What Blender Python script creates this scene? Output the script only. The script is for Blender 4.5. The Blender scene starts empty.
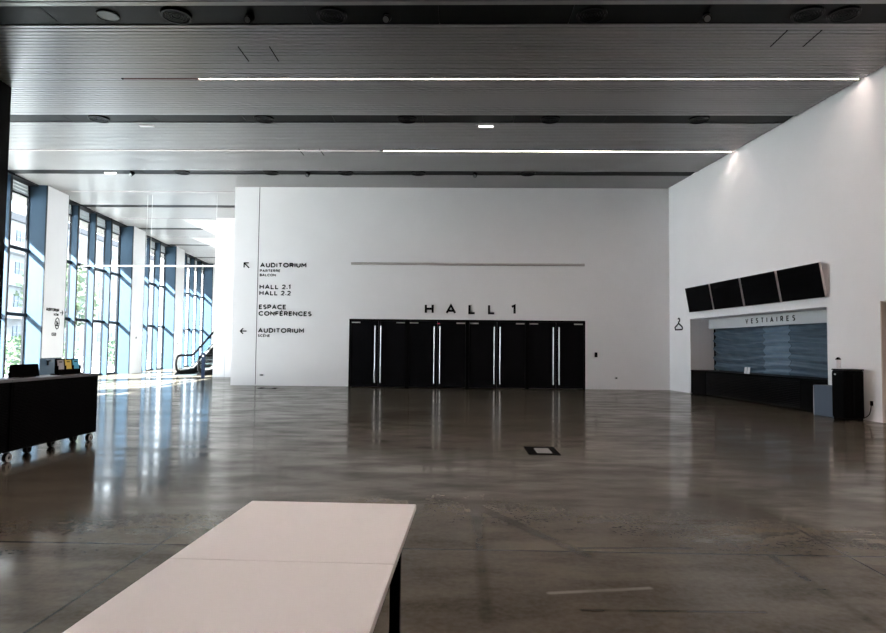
import bpy, bmesh, math, random
from mathutils import Vector, Matrix
random.seed(7)
SC = bpy.context.scene
COL = SC.collection
# ------------------------------------------------------------------ layout constants (metres)
D, HC = 25.24, 8.02                     # hall wall distance, ceiling height
ANG = 0.1092                            # side walls are skewed to the floor grid
F = Vector((-math.sin(ANG), math.cos(ANG), 0)); N = Vector((math.cos(ANG), math.sin(ANG), 0))
RO, LO = 11.086, -14.30                 # side-wall plane offsets along N
R_ROT = math.atan2(-math.cos(ANG), math.sin(ANG))   # right wall frame: x = -F, y = +N (into wall)
L_ROT = math.atan2(math.cos(ANG), -math.sin(ANG))   # facade frame: x = F, y = -N (outwards)

def rw(s, n, z=0.0): return N * (RO - n) + F * s + Vector((0, 0, z))
def fw(s, out, z=0.0): return N * (LO - out) + F * s + Vector((0, 0, z))
def plane_x(y, off): return (off - y * math.sin(ANG)) / math.cos(ANG)   # world x on plane N.P = off

# ------------------------------------------------------------------ materials
def mat(name, col, rough=.5, metal=0., spec=.5, emit=None, es=0., noise=0., nscale=8., bump=0., bscale=40., ior=1.5):
    m = bpy.data.materials.new(name); m.use_nodes = True
    nt = m.node_tree; b = nt.nodes['Principled BSDF']
    b.inputs['Roughness'].default_value = rough; b.inputs['Metallic'].default_value = metal
    b.inputs['Specular IOR Level'].default_value = spec
    b.inputs['Base Color'].default_value = (*col, 1)
    b.inputs['IOR'].default_value = ior
    if noise or bump:
        tc = nt.nodes.new('ShaderNodeTexCoord')
        if noise:
            n = nt.nodes.new('ShaderNodeTexNoise'); n.inputs['Scale'].default_value = nscale; n.inputs['Detail'].default_value = 4
            nt.links.new(tc.outputs['Object'], n.inputs['Vector'])
            r = nt.nodes.new('ShaderNodeMix'); r.data_type = 'RGBA'
            r.inputs[6].default_value = (*[c * (1 - noise) for c in col], 1)
            r.inputs[7].default_value = (*[min(1, c * (1 + noise)) for c in col], 1)
            nt.links.new(n.outputs['Fac'], r.inputs[0]); nt.links.new(r.outputs[2], b.inputs['Base Color'])
        if bump:
            n2 = nt.nodes.new('ShaderNodeTexNoise'); n2.inputs['Scale'].default_value = bscale; n2.inputs['Detail'].default_value = 3
            nt.links.new(tc.outputs['Object'], n2.inputs['Vector'])
            bp = nt.nodes.new('ShaderNodeBump'); bp.inputs['Strength'].default_value = bump; bp.inputs['Distance'].default_value = .01
            nt.links.new(n2.outputs['Fac'], bp.inputs['Height']); nt.links.new(bp.outputs['Normal'], b.inputs['Normal'])
    if emit:
        b.inputs['Emission Color'].default_value = (*emit, 1); b.inputs['Emission Strength'].default_value = es
    return m

M = {}
M['white'] = mat('white_plaster', (.80, .785, .79), .75, spec=.25, noise=.03, nscale=1.2, bump=.05, bscale=120)
M['white_panel'] = mat('white_panel', (.68, .68, .685), .55, spec=.3, noise=.02, nscale=2)
M['ceil_white'] = mat('ceiling_paint', (.42, .42, .41), .8, noise=.02)
M['beige'] = mat('beige_lining', (.50, .42, .36), .6, noise=.04)
M['dark_wall'] = mat('dark_wall', (.004, .003, .003), .6, spec=.1, noise=.2)
M['black'] = mat('black_lacquer', (.0014, .0014, .0015), .5, spec=.5, ior=1.13, noise=.15, nscale=5)
M['black_matte'] = mat('black_matte', (.0014, .0014, .0015), .8, spec=.5, ior=1.08)
M['black_gloss'] = mat('black_gloss', (.0015, .0015, .002), .4, spec=.5, ior=1.2)
M['screen'] = mat('screen_glass', (.0012, .0012, .0015), .6, spec=.5, ior=1.1)
M['channel'] = mat('channel_panel', (.0022, .0032, .0036), .38, spec=.5, ior=1.13, noise=.2, nscale=2)
M['door'] = mat('door_paint', (.0034, .0034, .0044), .5, spec=.5, ior=1.15, noise=.2, nscale=3)
M['steel'] = mat('brushed_steel', (.72, .70, .69), .35, 1., noise=.05, nscale=30)
M['aluminium'] = mat('aluminium', (.50, .46, .44), .45, .4)
M['letter'] = mat('letter_black', (.002, .002, .002), .7, spec=.08)
M['blue'] = mat('blue_grey_metal', (.019, .038, .060), .5, .0, spec=.15, noise=.05, nscale=3)
M['navy'] = mat('navy_metal', (.012, .026, .06), .6, spec=.2)
M['frame'] = mat('frame_black', (.003, .004, .006), .5, spec=.15)
M['louver'] = mat('louver_grey', (.30, .34, .36), .5)
M['table'] = mat('table_laminate', (.64, .625, .625), .45, spec=.4, noise=.015, nscale=60)
M['table_edge'] = mat('table_edge', (.45, .42, .41), .5)
M['rubber'] = mat('rubber', (.003, .003, .003), .8, spec=.1)
M['castor_grey'] = mat('castor_grey', (.55, .55, .56), .35, .2)
M['castor_dark'] = mat('dark_grey', (.04, .05, .05), .4)
M['desk_top'] = mat('desk_top', (.13, .13, .14), .4)
M['grey_panel'] = mat('grey_panel', (.075, .10, .14), .6, noise=.06, nscale=40)
M['soffit'] = mat('canopy_concrete', (.07, .062, .052), .8, noise=.06, nscale=1)
M['ground'] = mat('pale_paving', (.46, .46, .45), .85, noise=.08, nscale=1)
M['build_white'] = mat('building_render', (.19, .19, .19), .85, noise=.04, nscale=.3)
M['build_grey'] = mat('building_grey', (.05, .05, .055), .8)
M['build_window'] = mat('building_window', (.03, .05, .08), .4)
M['leaf'] = mat('leaf_green', (.05, .085, .03), .6, noise=.35, nscale=3)
M['leaf_pale'] = mat('leaf_pale', (.08, .11, .05), .6, noise=.3, nscale=3)
M['bark'] = mat('bark', (.12, .09, .06), .9)
M['red'] = mat('red_canvas', (.75, .05, .10), .8)
M['cyl_white'] = mat('white_plastic', (.85, .82, .82), .4)
M['paper_grey'] = mat('leaflet_grey', (.42, .42, .46), .5, noise=.3, nscale=25)
M['paper_yellow'] = mat('leaflet_yellow', (.80, .62, .14), .5, noise=.12, nscale=25)
M['paper_blue'] = mat('leaflet_blue', (.12, .52, .80), .5, noise=.12, nscale=25)
M['paper_white'] = mat('card_white', (.8, .78, .78), .6)
M['lid_metal'] = mat('floor_lid', (.20, .195, .185), .45, .2, noise=.1, nscale=20)
M['led'] = mat('led_diffuser', (.9, .9, .9), .5, emit=(1., .84, .765), es=9.5)
M['led_strong'] = mat('led_diffuser_strong', (.9, .9, .9), .5, emit=(1., .84, .765), es=17.)
M['led_off'] = mat('led_diffuser_off', (.30, .16, .15), .5, emit=(1., .5, .45), es=.012)  # unlit segment; trace of red emission imitates a reflection
M['led_unlit_glow'] = mat('led_diffuser_unlit_glow', (.9, .85, .85), .5, emit=(1., .86, .84), es=.30)  # weak emission stands in for light reflected by unlit diffusers
M['lamp_white'] = mat('lamp_white', (.9, .9, .9), .5, emit=(1., .98, .95), es=2.)
M['lens_off'] = mat('lens_off', (.14, .15, .16), .3, .0)
M['cable'] = mat('cable_white', (.75, .75, .75), .5)
M['tube'] = mat('tube_white', (.85, .85, .85), .5, emit=(1, 1, 1), es=.06)

def glass_mat():
    m = bpy.data.materials.new('clear_glass'); m.use_nodes = True; nt = m.node_tree; nt.nodes.clear()
    o = nt.nodes.new('ShaderNodeOutputMaterial'); mx = nt.nodes.new('ShaderNodeMixShader')
    t = nt.nodes.new('ShaderNodeBsdfTransparent'); t.inputs['Color'].default_value = (.90, .94, .96, 1)
    g = nt.nodes.new('ShaderNodeBsdfGlossy'); g.inputs['Roughness'].default_value = .02
    lw = nt.nodes.new('ShaderNodeLayerWeight'); pw = nt.nodes.new('ShaderNodeMath'); pw.operation = 'POWER'; pw.inputs[1].default_value = 5.
    nt.links.new(lw.outputs['Facing'], pw.inputs[0])
    fr = nt.nodes.new('ShaderNodeMath'); fr.operation = 'MULTIPLY_ADD'; fr.inputs[1].default_value = .8; fr.inputs[2].default_value = .03
    nt.links.new(pw.outputs[0], fr.inputs[0]); nt.links.new(fr.outputs[0], mx.inputs[0]); nt.links.new(t.outputs[0], mx.inputs[1]); nt.links.new(g.outputs[0], mx.inputs[2])
    nt.links.new(mx.outputs[0], o.inputs['Surface'])
    return m
M['glass'] = glass_mat()

def ceiling_mat():
    m = mat('slat_metal', (.30, .29, .285), .3, .0, spec=.5, ior=2.1)
    nt = m.node_tree; b = nt.nodes['Principled BSDF']
    tc = nt.nodes.new('ShaderNodeTexCoord'); mp = nt.nodes.new('ShaderNodeMapping'); mp.inputs['Scale'].default_value = (.7, 12, 1)
    n = nt.nodes.new('ShaderNodeTexNoise'); n.inputs['Scale'].default_value = 2.2; n.inputs['Detail'].default_value = 5
    nt.links.new(tc.outputs['Object'], mp.inputs['Vector']); nt.links.new(mp.outputs[0], n.inputs['Vector'])
    r = nt.nodes.new('ShaderNodeMapRange'); r.inputs[1].default_value = .3; r.inputs[2].default_value = .7
    r.inputs[3].default_value = .30; r.inputs[4].default_value = .32
    nt.links.new(n.outputs['Fac'], r.inputs[0]); nt.links.new(r.outputs[0], b.inputs['Roughness'])
    mx = nt.nodes.new('ShaderNodeMix'); mx.data_type = 'RGBA'
    mx.inputs[6].default_value = (.19, .185, .18, 1); mx.inputs[7].default_value = (.225, .219, .213, 1)
    nt.links.new(n.outputs['Fac'], mx.inputs[0]); nt.links.new(mx.outputs[2], b.inputs['Base Color'])
    return m
M['slat'] = ceiling_mat()

def floor_mat():
    m = bpy.data.materials.new('polished_concrete'); m.use_nodes = True; nt = m.node_tree; b = nt.nodes['Principled BSDF']
    L = nt.links.new
    def node(t): return nt.nodes.new(t)
    geo = node('ShaderNodeNewGeometry'); pos = geo.outputs['Position']
    def noise(scale, detail=5, sx=1., sy=1., rough=.55):
        mp = node('ShaderNodeMapping'); mp.inputs['Scale'].default_value = (sx, sy, 1); L(pos, mp.inputs['Vector'])
        n = node('ShaderNodeTexNoise'); n.inputs['Scale'].default_value = scale; n.inputs['Detail'].default_value = detail
        n.inputs['Roughness'].default_value = rough; L(mp.outputs[0], n.inputs['Vector']); return n.outputs['Fac']
    def rng(x, a, c, d, e):
        r = node('ShaderNodeMapRange'); r.inputs[1].default_value = a; r.inputs[2].default_value = c
        r.inputs[3].default_value = d; r.inputs[4].default_value = e; L(x, r.inputs[0]); return r.outputs[0]
    def math_(op, a, c=None):
        n = node('ShaderNodeMath'); n.operation = op
        for i, v in enumerate((a, c)):
            if v is None: continue
            if isinstance(v, (int, float)): n.inputs[i].default_value = v
            else: L(v, n.inputs[i])
        return n.outputs[0]
    def mixc(fac, a, c):
        n = node('ShaderNodeMix'); n.data_type = 'RGBA'; L(fac, n.inputs[0])
        for i, v in ((6, a), (7, c)):
            if isinstance(v, tuple): n.inputs[i].default_value = (*v, 1)
            else: L(v, n.inputs[i])
        return n.outputs[2]
    big = noise(.35, 6, 1, 1.6); mid = noise(1.3, 7, .8, 1.8, .6); fine = noise(22, 3)
    c = mixc(rng(big, .35, .68, 0, 1), (.037, .031, .022), (.110, .094, .070))
    c = mixc(rng(mid, .44, .62, 0, .75), c, (.026, .022, .016))
    c = mixc(rng(fine, .3, .7, 0, .25), c, (.12, .11, .095))
    sep = node('ShaderNodeSeparateXYZ'); L(pos, sep.inputs[0])
    dark = None
    def acc(mask):
        nonlocal dark
        dark = mask if dark is None else math_('MAXIMUM', dark, mask)
    for ax, vals, w in ((0, (-7.82, -2.378, 3.066, 8.51), .008), (1, (-3., 5.1, 13.2, 23.9), .011)):
        for v in vals:
            dd = math_('ABSOLUTE', math_('SUBTRACT', sep.outputs[ax], v)); acc(rng(dd, w * .7, w * 1.8, .95, 0))
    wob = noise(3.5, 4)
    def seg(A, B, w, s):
        vm = node('ShaderNodeVectorMath'); vm.operation = 'SUBTRACT'; L(pos, vm.inputs[0]); vm.inputs[1].default_value = (*A, 0)
        d = (B[0] - A[0], B[1] - A[1]); l2 = d[0] ** 2 + d[1] ** 2
        dt = node('ShaderNodeVectorMath'); dt.operation = 'DOT_PRODUCT'; L(vm.outputs[0], dt.inputs[0]); dt.inputs[1].default_value = (d[0] / l2, d[1] / l2, 0)
        cl = node('ShaderNodeClamp'); L(dt.outputs['Value'], cl.inputs[0])
        sc = node('ShaderNodeVectorMath'); sc.operation = 'SCALE'; sc.inputs[0].default_value = (*d, 0); L(cl.outputs[0], sc.inputs['Scale'])
        ds = node('ShaderNodeVectorMath'); ds.operation = 'DISTANCE'; L(vm.outputs[0], ds.inputs[0]); L(sc.outputs[0], ds.inputs[1])
        m1 = rng(ds.outputs['Value'], w * .5, w * 1.6, s, 0)
        return math_('MULTIPLY', m1, rng(wob, .3, .55, .35, 1.))
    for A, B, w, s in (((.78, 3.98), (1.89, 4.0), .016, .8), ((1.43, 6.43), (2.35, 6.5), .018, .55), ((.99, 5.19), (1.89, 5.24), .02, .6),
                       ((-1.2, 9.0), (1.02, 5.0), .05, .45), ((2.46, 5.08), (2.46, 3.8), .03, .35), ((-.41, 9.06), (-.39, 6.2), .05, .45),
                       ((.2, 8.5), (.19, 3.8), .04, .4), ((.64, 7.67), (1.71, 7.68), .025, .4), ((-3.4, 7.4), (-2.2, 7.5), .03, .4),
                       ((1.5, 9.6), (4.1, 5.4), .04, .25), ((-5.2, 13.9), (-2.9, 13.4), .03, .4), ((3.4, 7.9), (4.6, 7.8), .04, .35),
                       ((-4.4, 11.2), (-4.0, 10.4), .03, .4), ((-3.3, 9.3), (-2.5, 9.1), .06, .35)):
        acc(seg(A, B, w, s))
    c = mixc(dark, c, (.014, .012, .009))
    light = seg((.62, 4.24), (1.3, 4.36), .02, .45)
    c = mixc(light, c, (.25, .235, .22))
    nt.nodes.remove(b); out = nt.nodes['Material Output']
    df = node('ShaderNodeBsdfDiffuse'); L(c, df.inputs['Color'])
    gl = node('ShaderNodeBsdfGlossy'); gl.inputs['Color'].default_value = (1., .985, .96, 1)
    L(rng(mid, .3, .7, .07, .20), gl.inputs['Roughness'])
    bp = node('ShaderNodeBump'); bp.inputs['Strength'].default_value = .05; bp.inputs['Distance'].default_value = .02
    L(noise(2.2, 4, 1, 1), bp.inputs['Height']); L(bp.outputs[0], gl.inputs['Normal'])
    lw = node('ShaderNodeLayerWeight'); pw = math_('POWER', lw.outputs['Facing'], 5.)
    fr = math_('ADD', math_('MULTIPLY', pw, .62), .022)
    fr = math_('MULTIPLY', fr, rng(big, .3, .7, .75, 1.15)); fr = math_('MULTIPLY', fr, rng(mid, .35, .68, 1.1, .6))
    mx = node('ShaderNodeMixShader'); L(fr, mx.inputs[0]); L(df.outputs[0], mx.inputs[1]); L(gl.outputs[0], mx.inputs[2]); L(mx.outputs[0], out.inputs['Surface'])
    return m
M['floor'] = floor_mat()

def shutter_mat():
    m = mat('shutter_sheet', (.13, .20, .28), .34, .4, spec=.5)
    nt = m.node_tree; b = nt.nodes['Principled BSDF']
    tc = nt.nodes.new('ShaderNodeTexCoord'); mp = nt.nodes.new('ShaderNodeMapping'); mp.inputs['Scale'].default_value = (.35, 1, 5)
    n = nt.nodes.new('ShaderNodeTexNoise'); n.inputs['Scale'].default_value = 1.8; n.inputs['Detail'].default_value = 4
    nt.links.new(tc.outputs['Object'], mp.inputs[0]); nt.links.new(mp.outputs[0], n.inputs['Vector'])
    mx = nt.nodes.new('ShaderNodeMix'); mx.data_type = 'RGBA'
    mx.inputs[6].default_value = (.018, .038, .062, 1); mx.inputs[7].default_value = (.19, .27, .34, 1)  # strong banded colour contrast paints in the shading of the wrinkles
    nt.links.new(n.outputs['Fac'], mx.inputs[0]); nt.links.new(mx.outputs[2], b.inputs['Base Color'])
    return m
M['shutter'] = shutter_mat()
M['shutter_pale'] = mat('shutter_pale', (.20, .28, .36), .38, .3, noise=.15, nscale=3)

# ------------------------------------------------------------------ builders
class MB:
    def __init__(s): s.bm = bmesh.new()
    def box(s, x0, x1, y0, y1, z0, z1, bev=0., seg=2):
        r = bmesh.ops.create_cube(s.bm, size=1.)
        vs = r['verts']
        for v in vs:
            v.co = Vector(((x0 + x1) / 2 + v.co.x * (x1 - x0), (y0 + y1) / 2 + v.co.y * (y1 - y0), (z0 + z1) / 2 + v.co.z * (z1 - z0)))
        if bev:
            es = list({e for v in vs for e in v.link_edges})
            bmesh.ops.bevel(s.bm, geom=es, offset=bev, segments=seg, profile=.5, affect='EDGES')
        return s
    def cyl(s, a, b, r, r2=None, n=20, caps=True):
        a, b = Vector(a), Vector(b); d = b - a
        q = Vector((0, 0, 1)).rotation_difference(d.normalized()).to_matrix().to_4x4()
        m = Matrix.Translation((a + b) / 2) @ q
        bmesh.ops.create_cone(s.bm, cap_ends=caps, segments=n, radius1=r, radius2=r if r2 is None else r2, depth=d.length, matrix=m)
        return s
    def ring(s, c, ro, ri, z0, z1, n=28):
        vs = []
        for i in range(n):
            a = 2 * math.pi * i / n; ca, sa = math.cos(a), math.sin(a)
            vs.append([s.bm.verts.new((c[0] + r * ca, c[1] + r * sa, z)) for r, z in ((ro, z0), (ro, z1), (ri, z1), (ri, z0))])
        for i in range(n):
            p, q = vs[i], vs[(i + 1) % n]
            for k in range(4): s.bm.faces.new((p[k], p[(k + 1) % 4], q[(k + 1) % 4], q[k]))
        return s
    def prism(s, pts, axis, a, b):
        """extrude a 2D outline between a and b along axis ('x','y','z')"""
        def P(p, t): return {'x': (t, p[0], p[1]), 'y': (p[0], t, p[1]), 'z': (p[0], p[1], t)}[axis]
        v0 = [s.bm.verts.new(P(p, a)) for p in pts]; v1 = [s.bm.verts.new(P(p, b)) for p in pts]
        n = len(pts); s.bm.faces.new(v0); s.bm.faces.new(v1[::-1])
        for i in range(n): s.bm.faces.new((v0[i], v1[i], v1[(i + 1) % n], v0[(i + 1) % n]))
        return s
    def tube(s, pts, r, n=10, closed=False):
        pts = [Vector(p) for p in pts]; rings = []; up = None
        for i, p in enumerate(pts):
            a = pts[max(0, i - 1)] if not closed else pts[i - 1]
            b = pts[min(len(pts) - 1, i + 1)] if not closed else pts[(i + 1) % len(pts)]
            t = (b - a).normalized()
            if up is None: up = Vector((0, 0, 1)) if abs(t.z) < .9 else Vector((1, 0, 0))
            u = (up - t * up.dot(t)).normalized(); w = t.cross(u); up = u
            rings.append([s.bm.verts.new(p + r * (math.cos(2 * math.pi * k / n) * u + math.sin(2 * math.pi * k / n) * w)) for k in range(n)])
        m = len(rings)
        for i in range(m if closed else m - 1):
            A, B = rings[i], rings[(i + 1) % m]
            for k in range(n): s.bm.faces.new((A[k], A[(k + 1) % n], B[(k + 1) % n], B[k]))
        if not closed: s.bm.faces.new(rings[0][::-1]); s.bm.faces.new(rings[-1])
        return s
    def quad(s, *p):
        s.bm.faces.new([s.bm.verts.new(q) for q in p]); return s
    def build(s, name, m, parent=None, loc=None, rz=0., smooth=False):
        bmesh.ops.recalc_face_normals(s.bm, faces=s.bm.faces[:])
        me = bpy.data.meshes.new(name); s.bm.to_mesh(me); s.bm.free()
        me.materials.append(M[m] if isinstance(m, str) else m)
        if smooth:
            for p in me.polygons: p.use_smooth = True
        o = bpy.data.objects.new(name, me); COL.objects.link(o)
        if parent is not None: o.parent = parent
        if loc is not None: o.location = loc
        if rz: o.rotation_euler.z = rz
        return o

def tag(o, label=None, cat=None, group=None, kind=None):
    if label: o['label'] = label
    if cat: o['category'] = cat
    if group: o['group'] = group
    if kind: o['kind'] = kind
    return o
def thing(name, label, cat, loc=(0, 0, 0), rz=0., group=None, kind=None):
    o = bpy.data.objects.new(name, None); COL.objects.link(o); o.location = loc; o.rotation_euler.z = rz
    o.empty_display_size = .1
    return tag(o, label, cat, group, kind)
def copy_thing(o, loc, label=None, rz=None, parent=None):
    c = o.copy(); COL.objects.link(c)
    if parent is None:
        c.location = loc
        if rz is not None: c.rotation_euler.z = rz
        if label: c['label'] = label
    else: c.parent = parent
    for ch in o.children: copy_thing(ch, None, parent=c)
    return c
def struct(name, label, cat, mb, m, loc=None, rz=0.):
    return tag(mb.build(name, m, None, loc, rz), label, cat, None, 'structure')

def arc(cx, cy, rx, ry, a0, a1, n=10):
    return [(cx + rx * math.cos(math.radians(a0 + (a1 - a0) * k / n)), cy + ry * math.sin(math.radians(a0 + (a1 - a0) * k / n))) for k in range(n + 1)]
# single-line capitals (centre lines in a unit-high box): width, strokes
GL = {
 'A': (.86, [[(0, 0), (.43, .95), (.86, 0)], [(.14, .28), (.72, .28)]]), 'U': (.72, [[(0, 1)] + arc(.36, .36, .36, .36, 180, 360) + [(.72, 1)]]),
 'D': (.78, [[(.30, 0), (0, 0), (0, 1), (.30, 1)] + arc(.30, .5, .48, .5, 90, -90, 14)]), 'I': (.0, [[(0, 0), (0, 1)]]),
 'T': (.70, [[(0, 1), (.70, 1)], [(.35, 1), (.35, 0)]]), 'O': (1.0, [arc(.5, .5, .5, .5, 0, 360, 24)]),
 'R': (.68, [[(0, 0), (0, 1), (.36, 1)] + arc(.36, .72, .29, .28, 90, -90) + [(.0, .44)], [(.34, .44), (.68, 0)]]),
 'M': (.86, [[(0, 0), (0, 1), (.43, .38), (.86, 1), (.86, 0)]]), 'P': (.64, [[(0, 0), (0, 1), (.36, 1)] + arc(.36, .70, .28, .30, 90, -90) + [(.0, .40)]]),
 'E': (.58, [[(.58, 1), (0, 1), (0, 0), (.58, 0)], [(0, .52), (.50, .52)]]), 'F': (.58, [[(.58, 1), (0, 1), (0, 0)], [(0, .50), (.50, .50)]]),
 'B': (.64, [[(.34, .53), (0, .53), (0, 1), (.34, 1)] + arc(.34, .765, .24, .235, 90, -90), [(0, .53), (0, 0), (.36, 0)] + arc(.36, .265, .28, .265, -90, 90) + [(.3, .53)]]),
 'L': (.56, [[(0, 1), (0, 0), (.56, 0)]]), 'C': (.86, [arc(.5, .5, .5, .5, 45, 315, 18)]), 'N': (.76, [[(0, 0), (0, 1), (.76, 0), (.76, 1)]]),
 'H': (.74, [[(0, 0), (0, 1)], [(.74, 0), (.74, 1)], [(0, .51), (.74, .51)]]), 'V': (.84, [[(0, 1), (.42, 0), (.84, 1)]]),
 'S': (.60, [arc(.30, .75, .28, .25, 40, 270, 10) + arc(.30, .25, .30, .25, 90, -140, 10)[1:]]),
 '1': (.22, [[(0, .84), (.22, 1), (.22, 0)]]), '2': (.60, [arc(.29, .71, .29, .29, 165, -35, 10) + [(0, 0), (.62, 0)]]), '.': (.0, [[(0, 0), (0, .20)]]), ' ': (.12, []),
}
def ribbon(mb, pts, w, y0, y1):
    P = [Vector(p) for p in pts]; closed = (P[0] - P[-1]).length < 1e-6
    if closed: P = P[:-1]
    n = len(P); Lf_, Rt = [], []
    for i in range(n):
        a = P[i - 1] if (i or closed) else None; c = P[(i + 1) % n] if (i < n - 1 or closed) else None
        d0 = (P[i] - a).normalized() if a is not None else None; d1 = (c - P[i]).normalized() if c is not None else None
        d0 = d0 or d1; d1 = d1 or d0
        n0, n1 = Vector((-d0.y, d0.x)), Vector((-d1.y, d1.x)); m = n0 + n1
        m = m / m.length if m.length > 1e-4 else n0
        k = min(1 / max(.2, m.dot(n0)), 1.9) * w / 2
        Lf_.append(P[i] + m * k); Rt.append(P[i] - m * k)
    V = [[mb.bm.verts.new((q.x, y, q.y)) for q in (Lf_[i], Rt[i])] + [] for y in (y0, y1) for i in range(n)]
    A, B = V[:n], V[n:]
    for i in range(n if closed else n - 1):
        k = (i + 1) % n
        mb.bm.faces.new((A[i][0], A[k][0], A[k][1], A[i][1])); mb.bm.faces.new((B[i][0], B[i][1], B[k][1], B[k][0]))
        mb.bm.faces.new((A[i][0], B[i][0], B[k][0], A[k][0])); mb.bm.faces.new((A[i][1], A[k][1], B[k][1], B[i][1]))
    if not closed:
        mb.bm.faces.new((A[0][0], A[0][1], B[0][1], B[0][0])); mb.bm.faces.new((A[-1][0], B[-1][0], B[-1][1], A[-1][1]))
def text(name, body, x0, x1, z0, z1, y, parent, m='letter', wt=.17, depth=.015, sp=.40, narrow=1.):
    """line lettering facing -y, caps filling x0..x1, z0..z1, standing off plane y towards the viewer"""
    H = z1 - z0; acc = {'É': ('E', 1), 'È': ('E', -1)}
    W = 0.; lay = []
    for ch in body:
        base, ac = acc.get(ch, (ch, 0)); gw, st = GL[base]; gw *= narrow
        lay.append((W, base, ac, gw)); W += gw + wt + sp - wt
    W = W - sp + wt
    k = (x1 - x0) / W; t = wt * H; mb = MB()
    for ox, base, ac, gw in lay:
        for st in GL[base][1]:
            ribbon(mb, [(x0 + (ox + wt / 2 + p[0] * narrow) * k, z0 + t / 2 + p[1] * (H - t)) for p in st], t, y - depth, y)
        if ac:
            cx = ox + wt / 2 + gw / 2
            ribbon(mb, [(x0 + (cx + .10 * ac) * k, z0 + H * 1.32), (x0 + (cx - .06 * ac) * k, z0 + H * 1.12)], t * .8, y - depth, y)
    return mb.build(name, m, parent)

def stroke(mb, p, q, w, y0, y1):
    p, q = Vector(p), Vector(q); d = (q - p).normalized(); n = Vector((-d.y, d.x)) * w / 2
    mb.prism([tuple(p + n), tuple(q + n), tuple(q - n), tuple(p - n)], 'y', y0, y1)

# ================================================================== SHELL
X0, Y0 = -6.5, -7.0
mb = MB(); pts = [(plane_x(Y0, LO - .45), Y0), (plane_x(Y0, RO + 1.2), Y0), (plane_x(60, RO + 1.2), 60), (plane_x(60, LO - .45), 60)]
mb.prism(pts, 'z', -.3, 0.); struct('floor', 'dark polished concrete floor of the hall', 'floor', mb, 'floor')
# ---- ceiling of narrow metal slats between the dark channels
CH = [-4.80, .78, 6.37, 11.955, 17.555, 23.10, 28.85, 34.55, 40.2, 45.9, 51.5]
CW = [.74, .74, .74, .74, .635, .60, .58, .58, .58, .58, .58]
LIGHTS = [-2., 3.65, 9.26, 14.846, 20.42, 26.04, 31.69, 37.2, 42.9, 48.5]
def x_right(y):
    r = plane_x(y, RO) - .06
    if y > D + .3: r = min(r, -9.0)
    if y > 31.9: r = min(r, -14.17)
    if y > 37.3: r = min(r, -16.0)
    return r
def x_left(y): return plane_x(y, LO) - .02
mb = MB(); bm = mb.bm
PITCH, GAP = .132, .040
edges = [Y0] + [v for c, w in zip(CH, CW) for v in (c - w / 2, c + w / 2)] + [56.]
for i in range(0, len(edges), 2):
    a, b = edges[i], edges[i + 1]
    prof = [(a, HC + .04), (a, HC)]; n = max(1, round((b - a) / PITCH)); p = (b - a) / n
    lights = [l for l in LIGHTS if a < l < b]
    for k in range(n):
        y1 = a + (k + 1) * p
        if k == n - 1: prof += [(b, HC), (b, HC + .04)]
        else: prof += [(y1 - GAP, HC), (y1 - GAP, HC + .06), (y1, HC + .06), (y1, HC)]
    prev = None
    for (y, z) in prof:
        cur = (bm.verts.new((x_left(y), y, z)), bm.verts.new((x_right(y), y, z)))
        if prev: bm.faces.new((prev[0], prev[1], cur[1], cur[0]))
        prev = cur
bmesh.ops.remove_doubles(bm, verts=bm.verts[:], dist=1e-5)
me = bpy.data.meshes.new('ceiling'); bm.to_mesh(me); bm.free(); me.materials.append(M['slat'])
o = bpy.data.objects.new('ceiling', me); COL.objects.link(o); tag(o, 'grey metal slat ceiling over the whole hall', 'ceiling', None, 'structure')
ti = 0
for c, w in zip(CH, CW):
    ti += 1
    mb = MB(); z0, z1 = HC + .02, HC + .06
    a, b = c - w / 2, c + w / 2
    xa, xb = x_left(c), min(x_right(a), x_right(b)) + .05
    n = max(1, int((xb - xa) / 2.4))
    for k in range(n):
        u0, u1 = xa + (xb - xa) * k / n, xa + (xb - xa) * (k + 1) / n
        mb.box(u0 + .008, u1 - .008, a - .01, b + .01, z0, z1)
    near = ['behind the camera, far', 'behind the camera', 'overhead', 'nearest', 'second', 'third', 'fourth', 'fifth', 'sixth', 'seventh', 'eighth'][ti - 1]
    struct('trim_%d' % ti, f'dark recessed ceiling channel, {near} in the row across the hall', 'ceiling channel', mb, 'channel')
mb = MB(); mb.prism([(-14.17, 31.9), (-9.0, 31.9), (-9.0, 56), (-14.17, 56)], 'z', HC - .02, HC + .2)
struct('ceiling_white', 'smooth white ceiling panel above the escalator', 'ceiling', mb, 'ceil_white')
mb = MB(); mb.prism([(-16., 37.3), (-14.17, 37.3), (-14.17, 56), (-16., 56)], 'z', HC - .02, HC + .2)
struct('ceiling_bulkhead', 'smooth white ceiling strip stepping out beyond the escalator', 'ceiling', mb, 'ceil_white')
mb = MB(); mb.prism([(plane_x(Y0 - .4, LO - .5), Y0 - .4), (plane_x(Y0 - .4, RO + 1.4), Y0 - .4), (plane_x(58, RO + 1.4), 58), (plane_x(58, LO - .5), 58)], 'z', HC + .4, HC + .8)
struct('roof', 'unseen roof slab added above the slat ceiling to block sky light', 'roof', mb, 'black_matte')  # unseen slab, added so sky light cannot leak through the slats

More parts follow.
